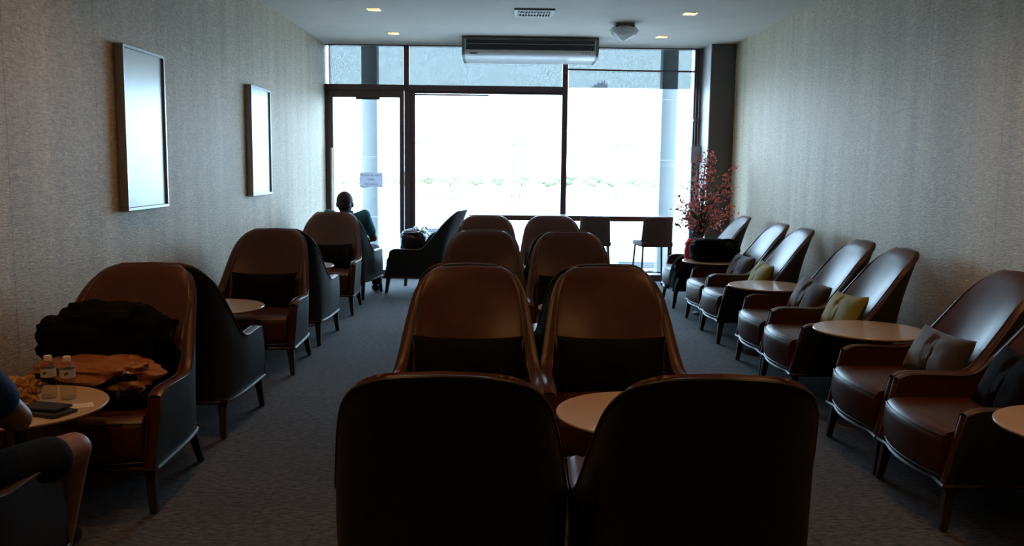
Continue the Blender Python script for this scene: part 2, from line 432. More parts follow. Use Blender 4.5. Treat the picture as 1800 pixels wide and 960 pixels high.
# glass wind screen
sc = thing('glass_screen', 'tall glass wind screen with a thin top rail along the terrace edge', 'glass screen', (0, 16, -.2))
for a, b in ((-5.6, -3.52), (-3.38, -1.68), (-1.54, .16), (.30, 2.0), (2.14, 3.84)):
    build('pane', boxbm(a, b, -.006, .006, .05, 2.18), 'screen_glass', sc, False)
bm = BM(); tube(bm, [(-5.7, 0, 2.22), (4.0, 0, 2.22)], .006, 8); build('top_rail', bm, 'screen_post', sc)
for x in (-3.45, -1.61, .23, 2.07):
    bm = BM()
    for dx in (-.07, .07): box(bm, x + dx - .012, x + dx + .012, .03, .10, 0, 2.12, bev=.003, seg=1)
    for z in (.25, 1.15, 2.05):
        tube(bm, [(x - .11, .012, z), (x + .11, .012, z)], .018, 8)
    build('post', bm, 'screen_post', sc)
def louver_box(x, y, w, h, dpt, lab):
    o = thing('condenser_unit', lab, 'air conditioner', (x, y, -.2), 0)
    build('casing', boxbm(-w / 2, w / 2, 0, dpt, 0.04, h, bev=.012), 'canopy_white', o)
    bm = BM(); k = int(h / .035)
    for i in range(2, k - 1): box(bm, -w / 2 + .04, w / 2 - .04, -.012, 0, i * .035 + .01, i * .035 + .032)
    build('louvre', bm, 'equip_dark', o, False)
    for sx_ in (-1, 1):
        bm = BM(); box(bm, sx_ * w * .35 - .03, sx_ * w * .35 + .03, .02, dpt - .02, 0, .04)
        build('foot', bm, 'equip_dark', o)
louver_box(-1.02, 14.5, .62, .68, .3, 'pale louvred outdoor unit behind the side-facing armchair')
louver_box(2.12, 14.0, .66, .24, .3, 'low pale louvred unit on the terrace behind the right bar stool')
bm = boxbm(-1.79, -1.50, 13.5, 13.75, -.2, .06, bev=.01)
tag(build('concrete_block', bm, 'equip'), 'grey concrete block on the terrace outside the door', 'block')

def tree_bm(seed):
    r = random.Random(seed); bm = BM()
    for i in range(7):
        a = bmesh.ops.create_icosphere(bm, subdivisions=2, radius=1.0)
        s = Vector((r.uniform(1.6, 2.6), r.uniform(1.4, 2.2), r.uniform(1.2, 1.9))); c = Vector((r.uniform(-2.6, 2.6), r.uniform(-1.5, 1.5), r.uniform(1.9, 4.0)))
        for v in a['verts']:
            q = v.co * (1 + .25 * noise.noise(v.co * 2.3 + Vector((seed * 7, i * 3, 0))))
            v.co = Vector((q.x * s.x, q.y * s.y, q.z * s.z)) + c
    return bm
protos = []
for k in range(3):
    o = thing('tree', 'pale leafy tree in the hazy tree line beyond the airfield', 'tree', (0, 0, -6.45), 0, 'trees of the far tree line')
    build('foliage', tree_bm(k + 1), 'tree_leaf', o)
    bm = BM(); tube(bm, [(0, 0, 0), (.1, 0, 2.5)], [.3, .2], 8); build('trunk', bm, 'bark', o)
    protos.append(o)
r = random.Random(3)
x = -70; i = 0
while x < 78:
    o = protos[i] if i < 3 else copy_tree(protos[i % 3])
    o.location = (x, 338 + (i % 2) * 11, -6.45); s = r.uniform(.7, 1.15); o.scale = (s * 1.1, s, s); o.rotation_euler = (0, 0, r.uniform(-.6, .6))
    x += r.uniform(7.5, 9.5); i += 1
def cart(x, y, lab):
    o = thing('baggage_cart', lab, 'cart', (x, y, -6.5), .1, 'baggage carts out on the apron')
    build('cart_body', boxbm(-1.4, 1.4, -.7, .7, .45, 1.5, bev=.1), 'equip', o)
    for xx in (-.9, .9):
        for yy in (-.72, .72):
            bm = BM(); tube(bm, [(xx, yy - .08, .28), (xx, yy + .08, .28)], .28, 12); build('wheel', bm, 'equip_dark', o)
cart(-14.5, 206, 'pale baggage cart far out on the apron, left of a cart pair')
cart(-10.8, 208, 'pale baggage cart far out on the apron, right of its pair')

# ------------------------------------------------------------------ armchair (faces +Y locally)
def arm_curves():
    top = [(.337, .345, .480), (.340, .29, .503), (.341, .18, .504), (.340, .04, .502), (.332, -.04, .525), (.318, -.11, .598),
           (.300, -.19, .700), (.278, -.27, .800), (.253, -.333, .862), (.213, -.385, .908), (.130, -.421, .937), (0, -.433, .946)]
    bot = [(.325, .410, .200), (.325, .360, .200), (.323, .22, .200), (.320, .07, .200), (.317, -.01, .200), (.312, -.07, .200),
           (.305, -.135, .200), (.290, -.195, .200), (.262, -.232, .200), (.205, -.250, .200), (.120, -.258, .200), (0, -.260, .200)]
    inn = [(.278, .400, .200), (.274, .340, .200), (.272, .21, .200), (.268, .07, .200), (.264, .0, .200), (.258, -.04, .200),
           (.248, -.08, .200), (.232, -.105, .200), (.206, -.122, .200), (.160, -.132, .200), (.090, -.138, .200), (0, -.140, .200)]
    itop = []
    for k, p in enumerate(top):
        th = .052 if k < 5 else .052 - (k - 4) * .0048
        if k < 7: n = Vector((-1, .12 * max(0, k - 3), 0)).normalized()
        else:
            a = (k - 7) / 4; n = Vector((-(1 - a) * .8, .45 + .55 * a, 0)).normalized()
        q = Vector(p) + n * th; q.z -= .004 if k > 5 else 0
        itop.append(q)
    N = 30
    def full(c):
        h = catmull(c, N); return [Vector(p) for p in h] + [Vector((-p.x, p.y, p.z)) for p in reversed(h[:-1])]
    return full(top), full(bot), full(inn), full(itop)
def make_chair():
    t = thing('armchair', 'x', 'armchair')
    TO, BO, IN, IT = arm_curves()
    n = len(TO)
    # outer shell: sides and back
    bm = BM(); P = []
    for i in range(n):
        row = []
        for k in range(13):
            s = k / 12
            p = BO[i].lerp(TO[i], s)
            c = sin(pi * s) * .012
            # the front edge leans back with a rounded shoulder
            out = Vector((p.x, p.y - .05, 0)); out.normalize()
            # back profile: nearly vertical to mid height, then flaring to the tip
            if TO[i].z > .55:
                w = (TO[i].z - .55) / .4
                p.y += .045 * sin(pi * s) * w
            row.append(p + out * c * .6)
        P.append(row)
    grid(bm, P)
    # underside closing
    cen = [bm.verts.new(BO[i] * .5 + Vector((0, .03, .1))) for i in ()]
    build('outer_shell', bm, 'leather_grey', t)
    # inner upholstery: rim, arms lining and backrest cushion, front faces of the arms
    bm = BM(); P = []
    for i in range(n):
        a = TO[i]; b = IT[i]; row = []
        for k in range(5):
            s = k / 4; p = a.lerp(b, s); p.z += .008 * sin(pi * s); row.append(p)
        dn = IN[i]
        for k in range(1, 13):
            s = k / 12; p = b.lerp(dn, s)
            if b.z > .55:
                w = min(1, (b.z - .55) / .35)
                out = Vector((b.x * .3, -1, 0)); p -= out.normalized() * .020 * sin(pi * s) * w       # padding bulges forward
                p += Vector((0, -.035 * w * sin(pi * min(1, s * 1.0)) * 1.0, 0)) * (1 if s < .5 else 0) * .3
            row.append(p)
        P.append(row)
    grid(bm, P)
    for sgn, idx in ((1, 0), (-1, n - 1)):
        A = [TO[idx].lerp(BO[idx], k / 8) for k in range(9)]
        B = [IT[idx].lerp(IN[idx], k / 8) for k in range(9)]
        rows = []
        for q in range(5):
            s = q / 4
            rows.append([A[k].lerp(B[k], s) + Vector((0, .012 * sin(pi * s), 0)) for k in range(9)])
        grid(bm, rows)
    build('upholstery', bm, 'leather_brown', t)
    # padded backrest panel
    bm = BM(); nu, nv = 24, 22; P = []
    zT = [(p.z, p.x, p.y) for p in TO[:n // 2 + 1]]
    def outline(z):
        for (a, b) in zip(zT[8:], zT[9:]):
            if a[0] <= z <= b[0] and b[0] > a[0]:
                q_ = (z - a[0]) / (b[0] - a[0]); return a[1] + (b[1] - a[1]) * q_, a[2] + (b[2] - a[2]) * q_
        return (zT[8][1], zT[8][2]) if z < zT[8][0] else (0, -.433)
    cz = [(.34, -.085), (.45, -.130), (.55, -.172), (.65, -.222), (.75, -.278), (.85, -.342), (.90, -.378), (.95, -.418)]
    def cprof(z):
        for a, b in zip(cz, cz[1:]):
            if z <= b[0]: return a[1] + (b[1] - a[1]) * (z - a[0]) / (b[0] - a[0])
        return cz[-1][1]
    for s_ in (1,):
        for i in range(nu + 1):
            u = -1 + 2 * i / nu; row = []
            for j in range(nv + 1):
                v = j / nv; v = 1 - (1 - v) ** 1.5
                hmax = .272
                # outline of the panel: inset arch
                zc_ = .36 + v * (.928 - .36)
                if zc_ > .56: hw_ = min(hmax, outline(zc_)[0] - .017); ye = outline(zc_)[1] - .006
                else: hw_ = hmax; ye = cprof(zc_) + .06
                conc = max(.0, min(.075, ye - cprof(zc_)))
                e_ = abs(u)
                y_ = cprof(zc_) + conc * e_ ** 2.6 + .012 * (1 - e_ ** 4) - .006 * max(0, (e_ - .9) / .1) ** 2
                if v > .93: y_ -= .014 * ((v - .93) / .07) ** 2
                row.append((u * hw_, y_, zc_ + (.006 if v > .9 else 0) * (1 - e_)))
            P.append(row)
    grid(bm, P)
    pd = build('backrest', bm, 'leather_brown', t); pd.modifiers.new('t', 'SOLIDIFY').thickness = .02; pd.modifiers['t'].offset = -1 
    # piping along outer and inner edges, running down the arm fronts
    bm = BM()
    oc = [BO[0].lerp(TO[0], k / 4) for k in range(4)] + TO + [TO[-1].lerp(BO[-1], k / 4) for k in range(1, 5)]
    ic = [IN[0].lerp(IT[0], k / 4) for k in range(4)] + IT + [IT[-1].lerp(IN[-1], k / 4) for k in range(1, 5)]
    tube(bm, oc, .0052, 6); tube(bm, [p + Vector((0, .002, .001)) for p in ic], .0038, 6)
    build('piping', bm, 'piping', t)
    # seat cushion with bowed front
    bm = BM(); nx, ny, nz = 16, 14, 7
    def sp(u, v, w):
        # u,v,w in -1..1 superellipsoid box
        x_ = u * .272
        y_ = .13 + v * .27
        if v > 0: y_ += .045 * (1 - u * u) * v
        z_ = .305 + w * .100
        if w > 0: z_ += .018 * (1 - u * u) * (1 - .6 * v * v) * w
        # round the edges
        eu = max(0, abs(u) - .82) / .18; ev = max(0, abs(v) - .84) / .16; ew = max(0, abs(w) - .70) / .30
        if ev > 0 and ew > 0:
            d_ = sqrt(ev * ev + ew * ew)
            k_ = max(ev, ew) / d_
            y_ = .13 + (.84 + .16 * ev * k_ if v > 0 else -(.84 + .16 * ev * k_)) * .27 + (.045 * (1 - u * u) * v if v > 0 else 0)
            z_ -= (w / abs(w)) * .03 * ew * (1 - k_)
        if v > .99 : y_ += .012 * (1 - w * w)
        return Vector((x_, y_, z_))
    def face(fn, a, b):
        grid(bm, [[fn(-1 + 2 * i / a, -1 + 2 * j / b) for j in range(b + 1)] for i in range(a + 1)])
    face(lambda u, v: sp(u, v, 1), nx, ny); face(lambda u, w: sp(u, 1, w), nx, nz)
    face(lambda u, v: sp(u, v, -1), nx, ny); face(lambda u, w: sp(u, -1, w), nx, nz)
    face(lambda v, w: sp(1, v, w), ny, nz); face(lambda v, w: sp(-1, v, w), ny, nz)
    bmesh.ops.remove_doubles(bm, verts=bm.verts, dist=.0008); bmesh.ops.recalc_face_normals(bm, faces=bm.faces)
    st = build('seat', bm, 'leather_brown', t)
    bm = BM()
    tube(bm, [sp(-1 + 2 * i / 20, 1, -.9) + Vector((0, .004, 0)) for i in range(21)], .0042, 6)
    tube(bm, [sp(-1 + 2 * i / 20, 1, .80) + Vector((0, .0025, 0)) for i in range(21)], .003, 6)
    build('seat_piping', bm, 'piping', st)
    # wooden base rail
    bm = BM()
    loop = [Vector((p.x, p.y, .190)) for p in BO] + [sp(-1 + 2 * i / 12, 1, -1) * 1.0 for i in range(1, 12)]
    for p in loop: p.z = .190
    tube(bm, loop, .011, 6, closed=True)
    for yy in (-.22, .1, .36): box(bm, -.30, .30, yy - .02, yy + .02, .182, .204)
    build('base_rail', bm, 'dark_wood', t)
    for sx_ in (1, -1):
        for (a, b) in (((.292, .370, .215), (.312, .398, 0)), ((.262, -.190, .215), (.285, -.268, 0))):
            bm = BM(); R = []
            for (c, w) in ((a, .024), (b, .0145)):
                R.append([bm.verts.new((sx_ * c[0] + i_ * w, c[1] + j_ * w, c[2])) for i_, j_ in ((-1, -1), (1, -1), (1, 1), (-1, 1))])
            for k in range(4): bm.faces.new((R[0][k], R[1][k], R[1][(k + 1) % 4], R[0][(k + 1) % 4]))
            bm.faces.new(R[0]); bm.faces.new(list(reversed(R[1])))
            bmesh.ops.recalc_face_normals(bm, faces=bm.faces)
            bmesh.ops.bevel(bm, geom=list(bm.edges), offset=.004, segments=2, affect='EDGES')
            build('leg', bm, 'dark_wood', t)
    return t
proto = make_chair(); used = [False]
def chair(x, y, rz, label, group):
    o = proto if not used[0] else copy_tree(proto)
    used[0] = True
    o.location = (x, y, 0); o.rotation_euler = (0, 0, rz); o['label'] = label; o['group'] = group
    return o
FA, TO_ = 0.0, pi      # facing the window / facing the camera
d_ft = .41; d_tip = .435
gC = 'armchairs in the centre of the room'; gL = 'armchairs along the left wall'; gR = 'armchairs along the right wall'
# centre island.  origin sits .435 ahead of the backrest tip
N1 = chair(-.140, 2.545, FA, 'nearest black-backed armchair, left one of the front pair', gC)
N2 = chair(.553, 2.545, radians(-2), 'nearest black-backed armchair, right one of the front pair by the orange-lit table', gC)
R2a = chair(-.158, 4.515 - .435, TO_, 'brown leather armchair facing the camera, left one behind the front pair', gC)
R2b = chair(.520, 4.54 - .435, TO_, 'brown leather armchair facing the camera, right one behind the round table', gC)
M2a = chair(-.172, 4.60 + .435, FA, 'armchair turned to the window, hidden back to back behind the left brown one', gC)
M2b = chair(.528, 4.62 + .435, FA, 'armchair turned to the window, hidden back to back behind the right brown one', gC)
R3a = chair(-.150, 7.00 - .435, TO_, 'dark red-brown armchair facing the camera, left of the middle pair', gC)
R3b = chair(.508, 6.93 - .435, TO_, 'orange-brown armchair facing the camera, right of the middle pair', gC)
M3a = chair(-.150, 7.08 + .435, FA, 'armchair turned to the window behind the left chair of the middle pair', gC)
M3b = chair(.508, 7.02 + .435, FA, 'armchair turned to the window behind the right chair of the middle pair', gC)
R4a = chair(-.166, 9.12 - .435, TO_, 'small far armchair left in the last centre pair, before the bar stools', gC)
R4b = chair(.496, 9.16 - .435, TO_, 'small far armchair right in the last centre pair, before the bar stools', gC)
SC = chair(-.85, 10.32, radians(90 - 14), 'armchair in profile by the window facing left with a black bag', 'armchairs by the window')
# left wall
xl = -1.745
CA = chair(xl, 4.00, TO_, 'left wall armchair heaped with a black coat and tan bag', gL)
CB = chair(xl, 4.89, FA, 'left wall armchair facing the window, back to back with the heaped one', gL)
CC = chair(xl, 6.475, TO_, 'left wall armchair facing the camera behind the middle round table', gL)
CD = chair(xl, 7.365, FA, 'grey-sided left wall armchair facing the window, beside the farthest left table', gL)
CE = chair(xl - .005, 8.965, TO_, 'farthest brown left wall armchair facing the camera with a dark cushion', gL)
CF = chair(xl + .005, 9.87, radians(-7), 'left wall armchair at the window in which the man sits', gL)
CG = chair(xl, 2.44, FA, 'armchair at the bottom left corner under the person in blue', gL)
# right wall, facing left
xr = 2.195; q90 = radians(90)
c1 = chair(xr - .02, 9.51, q90, 'right wall armchair next to the flowers, farthest of its row', gR)
c2 = chair(xr, 8.31, q90, 'right wall armchair with a dark cushion beside the table with the black bag', gR)
c3 = chair(xr, 7.64, q90, 'right wall armchair with the small olive cushion', gR)
c4 = chair(xr, 6.40, q90, 'right wall armchair with a greyish brown cushion between two round tables', gR)
c5 = chair(xr, 5.74, q90, 'right wall armchair with the large mustard olive cushion', gR)
c6 = chair(xr, 4.455, q90, 'right wall armchair with a brown cushion near the largest round table', gR)
c7 = chair(xr, 3.79, q90, 'nearest right wall armchair with orange-lit seat at the right edge', gR)

# ------------------------------------------------------------------ round tables
def make_table():
    t = thing('side_table', 'x', 'table')
    bm = BM(); lathe(bm, [(0, .519), (.295, .519), (.309, .523), (.315, .530), (.315, .534), (.312, .537), (0, .537)], 64); build('tabletop', bm, 'table_cream', t)
    bm = BM(); lathe(bm, [(0, .508), (.11, .508), (.11, .519), (0, .519)], 24)
    lathe(bm, [(.024, .02), (.024, .51)], 20); build('column', bm, 'table_metal', t)
    bm = BM(); lathe(bm, [(0, 0), (.20, 0), (.20, .006), (.19, .012), (.04, .018), (.024, .03)], 40); build('base', bm, 'table_metal', t)
    return t
tp = make_table(); tused = [False]
def table(x, y, label, group):
    o = tp if not tused[0] else copy_tree(tp); tused[0] = True
    o.location = (x, y, 0); o['label'] = label; o['group'] = group
gt = 'round side tables'
table(.522, 3.285, 'orange-lit round table behind the two nearest armchairs', gt)
table(.550, 5.80, 'round table showing as a small sliver between the centre chairs', gt)
table(.515, 8.18, 'farthest centre round table, a tiny white sliver', gt)
table(-1.812, 3.305, 'round table on the left with two water bottles', gt)
table(-1.845, 5.71, 'bare round table on the left between the second and third chairs', gt)
table(-1.840, 8.10, 'farthest round table on the left, near the seated man', gt)
table(2.130, 3.135, 'round table cut off by the right edge of the photo', gt)
table(2.125, 5.09, 'largest bare round table on the right beside the mustard cushion', gt)
table(2.105, 7.01, 'middle round table on the right with window reflections', gt)
table(2.105, 8.86, 'far right round table under the black bag', gt)

# ------------------------------------------------------------------ cushions
def pillow(chair_o, mt, label, w=.50, h=.33, th=.13, dx=0, y=-.03, z=.518, tilt=-26, rz=0, roll=0, seed=0, pleat=True):
    bm = BM(); n = 34; k = 22
    r = random.Random(seed); off = Vector((r.uniform(0, 50), 0, 0))
    def P(u, v, s):
        e = (1 - abs(u) ** 3.2); f = (1 - abs(v) ** 3.0)
        t_ = th / 2 * (max(e, 0) ** .55) * (max(f, 0) ** .6)
        x_ = u * w / 2 * (1 - .07 * (1 - v * v)); z_ = v * h / 2 * (1 - .10 * (1 - u * u))
        if pleat:
            for c in (-.16, -.03, .09):
                t_ *= 1 - .20 * exp(-((u - c - .03 * v) / .022) ** 2)
        t_ += .006 * noise.noise(Vector((u * 2.6, v * 2.6, s)) + off) * e * f
        return Vector((x_, s * t_, z_))
    for s in (1, -1):
        grid(bm, [[P(-1 + 2 * i / n, -1 + 2 * j / k, s) for j in range(k + 1)] for i in range(n + 1)])
    bmesh.ops.remove_doubles(bm, verts=bm.verts, dist=.0012); bmesh.ops.recalc_face_normals(bm, faces=bm.faces)
    o = build('throw_pillow', bm, mt)
    M = Matrix.Translation(chair_o.location) @ Matrix.Rotation(chair_o.rotation_euler.z, 4, 'Z') @ Matrix.Translation((dx, y, z)) @ Matrix.Rotation(radians(rz), 4, 'Z') @ Matrix.Rotation(radians(-tilt), 4, 'X') @ Matrix.Rotation(radians(roll), 4, 'Y')
    o.matrix_world = M
    tag(o, label, 'cushion', 'throw cushions on the armchairs')
    return o
pillow(c2, 'fabric_brown', 'dark brown cushion on the chair behind the olive cushion', w=.46, h=.29, y=-.02, seed=1, rz=5)
pillow(c3, 'fabric_olive', 'small olive green cushion on a far right wall chair', w=.46, h=.29, y=-.02, seed=2, rz=-4)
pillow(c4, 'fabric_brown', 'greyish brown cushion with centre pleats standing in the chair', w=.48, h=.31, y=-.015, seed=3, rz=6, roll=-6)
pillow(c5, 'fabric_olive', 'large mustard olive cushion with centre pleats', w=.50, h=.30, y=-.015, seed=4, roll=4)
pillow(c6, 'fabric_brown', 'brown pleated cushion beside the largest right table', w=.48, h=.27, y=-.015, seed=5, rz=3)
pillow(c7, 'fabric_dark', 'blackish cushion at the right edge of the photo', w=.46, h=.33, y=-.015, seed=6, rz=-5)
pillow(R2a, 'fabric_dark', 'black cushion across the left brown centre chair', w=.52, h=.30, seed=7)
pillow(R2b, 'fabric_dark', 'black cushion across the right brown centre chair', w=.52, h=.30, seed=8)
pillow(R3b, 'fabric_dark', 'dark cushion with a sharp corner on the orange-brown middle chair', w=.48, h=.30, seed=9)
pillow(CE, 'fabric_dark', 'dark cushion in the farthest left wall chair facing the camera', w=.48, h=.30, seed=10)
pillow(CC, 'fabric_dark', 'dark cushion in the left wall chair behind the middle table', w=.48, h=.30, seed=12)
pillow(SC, 'fabric_dark', 'dark cushion leaning in the side-facing armchair', w=.46, h=.32, z=.57, y=-.07, tilt=-34, seed=11)

# ------------------------------------------------------------------ bar counter and stools
mat('counter_wood', (.12, .055, .045), .4, noise_amt=.2, noise_scale=20)
ct = thing('bar_counter', 'long narrow dark bar counter standing along the window', 'counter', (0, 11.13, 0))
build('counter_top', boxbm(-.41, 2.085, -.17, .17, .790, .852, bev=.004, seg=1), 'counter_wood', ct)
for x in (-.37, 2.055):
    build('leg', boxbm(x - .025, x + .025, -.15, .15, 0, .79, bev=.003, seg=1), 'counter_wood', ct)
def make_stool():
    t = thing('bar_stool', 'x', 'stool')
    # shell back wrapping a little forward
    bm = BM(); n = 14; P = []
    for s_ in (1, -1):
        rows = []
        for i in range(n + 1):
            u = -1 + 2 * i / n
            row = []
            for j in range(9):
                v = j / 8
                hw = .178 + .014 * (1 - v) * 1.0
                x_ = u * hw
                z_ = .525 + v * .345 * (1 - .02 * abs(u) ** 4) - .012 * abs(u) ** 6 * v
                y_ = -.19 - .05 * v + .055 * abs(u) ** 2.2 - s_ * .014 * (1 - abs(u) ** 8)
                row.append((x_, y_, z_))
            rows.append(row)
        grid(bm, rows)
        P.append(rows)
    bmesh.ops.remove_doubles(bm, verts=bm.verts, dist=.001)
    # close the rim
    bmesh.ops.holes_fill(bm, edges=[e_ for e_ in bm.edges if e_.is_boundary], sides=0)
    bmesh.ops.recalc_face_normals(bm, faces=bm.faces)
    o = build('backrest', bm, 'fabric_stool', t)
    md = o.modifiers.new('b', 'BEVEL'); md.width = .006; md.segments = 2; md.limit_method = 'ANGLE'
    build('seat', boxbm(-.195, .195, -.20, .20, .515, .575, bev=.022, seg=3), 'fabric_stool', t)
    for sx_ in (-1, 1):
        for sy_ in (-1, 1):
            bm = BM(); tube(bm, [(sx_ * .165, sy_ * .165, .52), (sx_ * .195, sy_ * .205, 0)], [.0125, .010], 8); build('leg', bm, 'dark_wood', t)
    bm = BM(); zz = .17; a = .185
    tube(bm, [(-a, -a - .01, zz), (a, -a - .01, zz), (a, a + .01, zz), (-a, a + .01, zz)], .009, 8, closed=True); build('footrest', bm, 'dark_wood', t)
    return t
mat('fabric_stool', (.10, .068, .060), .7, noise_amt=.2, noise_scale=50, bump=.4, bump_scale=200)
sp0 = make_stool(); us = [False]
for x, y, rz, lab in ((-.20, 10.78, 0, 'bar stool at the left end of the window counter'), (.50, 10.80, 0, 'second bar stool from the left, behind the far armchair'),
                      (1.10, 10.76, -4, 'third bar stool from the left, between armchair and window'), (1.80, 10.74, 8, 'bar stool at the right end of the counter, seen whole')):
    o = sp0 if not us[0] else copy_tree(sp0); us[0] = True
    o.location = (x, y, 0); o.rotation_euler = (0, 0, radians(rz)); o['label'] = lab; o['group'] = 'bar stools at the window counter'

# ------------------------------------------------------------------ ceiling fittings
rl = bpy.data.lights.new('downlight_bulb', 'AREA'); rl.shape = 'DISK'; rl.size = .07; rl.energy = LAMP_W; rl.color = (1, .48, .17)
rl_far = rl.copy(); rl_far.energy = LAMP_W * .35    # far lamps set weaker to keep the far seats dark
def make_down():
    t = thing('downlight', 'x', 'ceiling lamp')
    h = hs
    bm = BM()
    for a in ((-h - .012, h + .012, h - .002, h + .012), (-h - .012, h + .012, -h - .012, -h + .002), (-h - .012, -h + .002, -h, h), (h - .002, h + .012, -h, h)):
        box(bm, a[0], a[1], a[2], a[3], -.004, 0)
    build('rim', bm, 'lamp_rim', t, False)
    bm = BM()
    c = [(-h + .001, -h + .001), (h - .001, -h + .001), (h - .001, h - .001), (-h + .001, h - .001)]
    for k in range(4):
        (x0, y0), (x1, y1) = c[k], c[(k + 1) % 4]
        bm.faces.new([bm.verts.new(p) for p in ((x0, y0, 0), (x1, y1, 0), (x1, y1, .07), (x0, y0, .07))])
    bm.faces.new([bm.verts.new((x_, y_, .07)) for x_, y_ in c])
    o = build('housing', bm, 'lamp_can', t, False); md = o.modifiers.new('t', 'SOLIDIFY'); md.thickness = .001
    bm = BM(); lathe(bm, [(0, .055), (.038, .055), (.042, .069), (0, .069)], 20); build('bulb', bm, 'warm_lamp', t)
    l = bpy.data.objects.new('lamp_light', rl); COL.objects.link(l); l.parent = t; l.location = (0, 0, .050)
    return t
dp = make_down(); first = True
nm = {(0, 0): 'small square recessed lamp, far left one by the window', (0, 1): 'small square recessed lamp, left one nearer the ceiling vent', (1, 0): 'small square recessed lamp, far right beside the smoke detector', (1, 1): 'small square recessed lamp, right one at the top edge of the photo'}
for i, x in enumerate(LX):
    for j, y in enumerate(LY):
        o = dp if first else copy_tree(dp); first = False
        o.location = (x, y, ZC)
        for ch in o.children:
            if ch.type == 'LIGHT': ch.data = rl if y < 5 else rl_far
        o['label'] = nm.get((i, j), 'square recessed ceiling lamp above the %s chairs' % ('left' if i == 0 else 'right')); o['group'] = 'recessed ceiling lamps'
# square vent
v = thing('ceiling_vent', 'square slatted air vent in the middle of the ceiling', 'vent', (.283, 8.96, ZC))
bm = BM(); h = .195; g = .155
for a in ((-h, h, g, h), (-h, h, -h, -g), (-h, -g, -g, g), (g, h, -g, g)): box(bm, *a, -.016, 0, bev=.003, seg=1)
build('vent_frame', bm, 'grey_plastic', v, False)
bm = BM()
for k in range(11):
    x = -g + .014 + k * (2 * g - .028) / 10
    box(bm, -.0025, .0025, -g, g, -.014, .014, M=Matrix.Translation((x, 0, -.010)) @ Matrix.Rotation(radians(35), 4, 'Y'))
box(bm, -g, g, -.006, .006, -.014, -.004)
build('slat', bm, 'vent_grey', v, False) if 'vent_grey' in MATS else build('slat', bm, 'white_plastic', v, False)
build('back_plate', boxbm(-g, g, -g, g, -.003, 0), 'black_plastic', v, False)
# smoke detector in a plastic bag
s = thing('smoke_detector', 'white smoke detector wrapped in a clear plastic bag on the ceiling', 'smoke detector', (1.247, 9.62, ZC))
bm = boxbm(-.10, .10, -.10, .10, -.05, 0, bev=.012); build('mounting_base', bm, 'grey_plastic', s)
bm = BM(); lathe(bm, [(.125, -.045), (.13, -.060), (.115, -.085), (.07, -.105), (.03, -.112), (0, -.113)], 8); build('detector_dome', bm, 'white_plastic', s)
bm = BM(); a = bmesh.ops.create_icosphere(bm, subdivisions=4, radius=1)
for q in a['verts']:
    c = q.co.copy(); rr = 1 + .14 * noise.noise(c * 3.5) + .05 * noise.noise(c * 9)
    q.co = Vector((c.x * .145 * rr, c.y * .145 * rr, -.065 + c.z * (.085 if c.z < 0 else .05) * rr))
    if q.co.z > -.002: q.co.z = -.002
    if c.z < -.8: q.co.z -= .02 * (abs(c.z) - .8) * 5
build('plastic_bag', bm, 'plastic_wrap', s)
# ceiling suspended air conditioner
ac = thing('air_conditioner', 'long white ceiling air conditioner in front of the window', 'air conditioner', (.30, 10.66, ZC))
w = .795
prof = [(.0, -.012), (-.012, -.03), (-.014, -.06), (-.010, -.145), (.0, -.165), (.03, -.198), (.09, -.222), (.20, -.238), (.62, -.238), (.68, -.20), (.68, -.012)]
bm = BM()
rows = [[Vector((x, y, z)) for (y, z) in prof] for x in (-w + .03, w - .03)]
grid(bm, rows)
for rw in rows: bm.faces.new([bm.verts.new(p) for p in rw])
bmesh.ops.recalc_face_normals(bm, faces=bm.faces)
build('casing', bm, 'ac_white', ac) if 'ac_white' in MATS else build('casing', bm, 'white_plastic', ac)
for sx_ in (-1, 1):
    bm = BM(); pr = [(y - (.006 if y < .1 else -.006), z - .004) for y, z in prof[1:-1]]; pr = [(.0, 0)] + pr + [(.69, 0)]
    r2 = [[Vector((x, y, z)) for (y, z) in pr] for x in ((w - .032) * sx_, w * sx_)]
    grid(bm, r2)
    for rw in r2: bm.faces.new([bm.verts.new(p) for p in rw])
    bmesh.ops.recalc_face_normals(bm, faces=bm.faces); build('end_cap', bm, 'grey_plastic', ac)
build('air_outlet', boxbm(-w + .05, w - .05, -.020, -.008, -.150, -.038), 'black_plastic', ac, False)
bm = BM()
for z in (-.085,): tube(bm, [(-w + .06, -.026, z), (w - .06, -.026, z)], .005, 6)
build('louvre', bm, 'alu', ac)
bm = BM()
for x in (-.26, .24): box(bm, x - .008, x + .008, -.032, -.018, -.10, -.082, bev=.002)
build('louvre_clip', bm, 'grey_plastic', ac)
build('top_strip', boxbm(-w + .035, w - .035, -.018, .02, -.034, -.008, bev=.003, seg=1), 'grey_plastic', ac, False)
bm = BM(); lathe(bm, [(0, 0), (.03, 0), (.03, .002), (0, .002)], 20)
for q in bm.verts: q.co = Vector((q.co.x * 1.6 - .66, -.002 - q.co.z + .028 * 0, -.187 + q.co.y * .3))
for q in bm.verts: q.co.y = .012
o = build('badge', bm, 'equip_dark', ac); o.modifiers.new('t', 'SOLIDIFY').thickness = .004
bm = BM()
for x in (.60, .64, .67): box(bm, x, x + .022, .010, .020, -.188, -.182)
build('display', bm, 'equip_dark', ac)

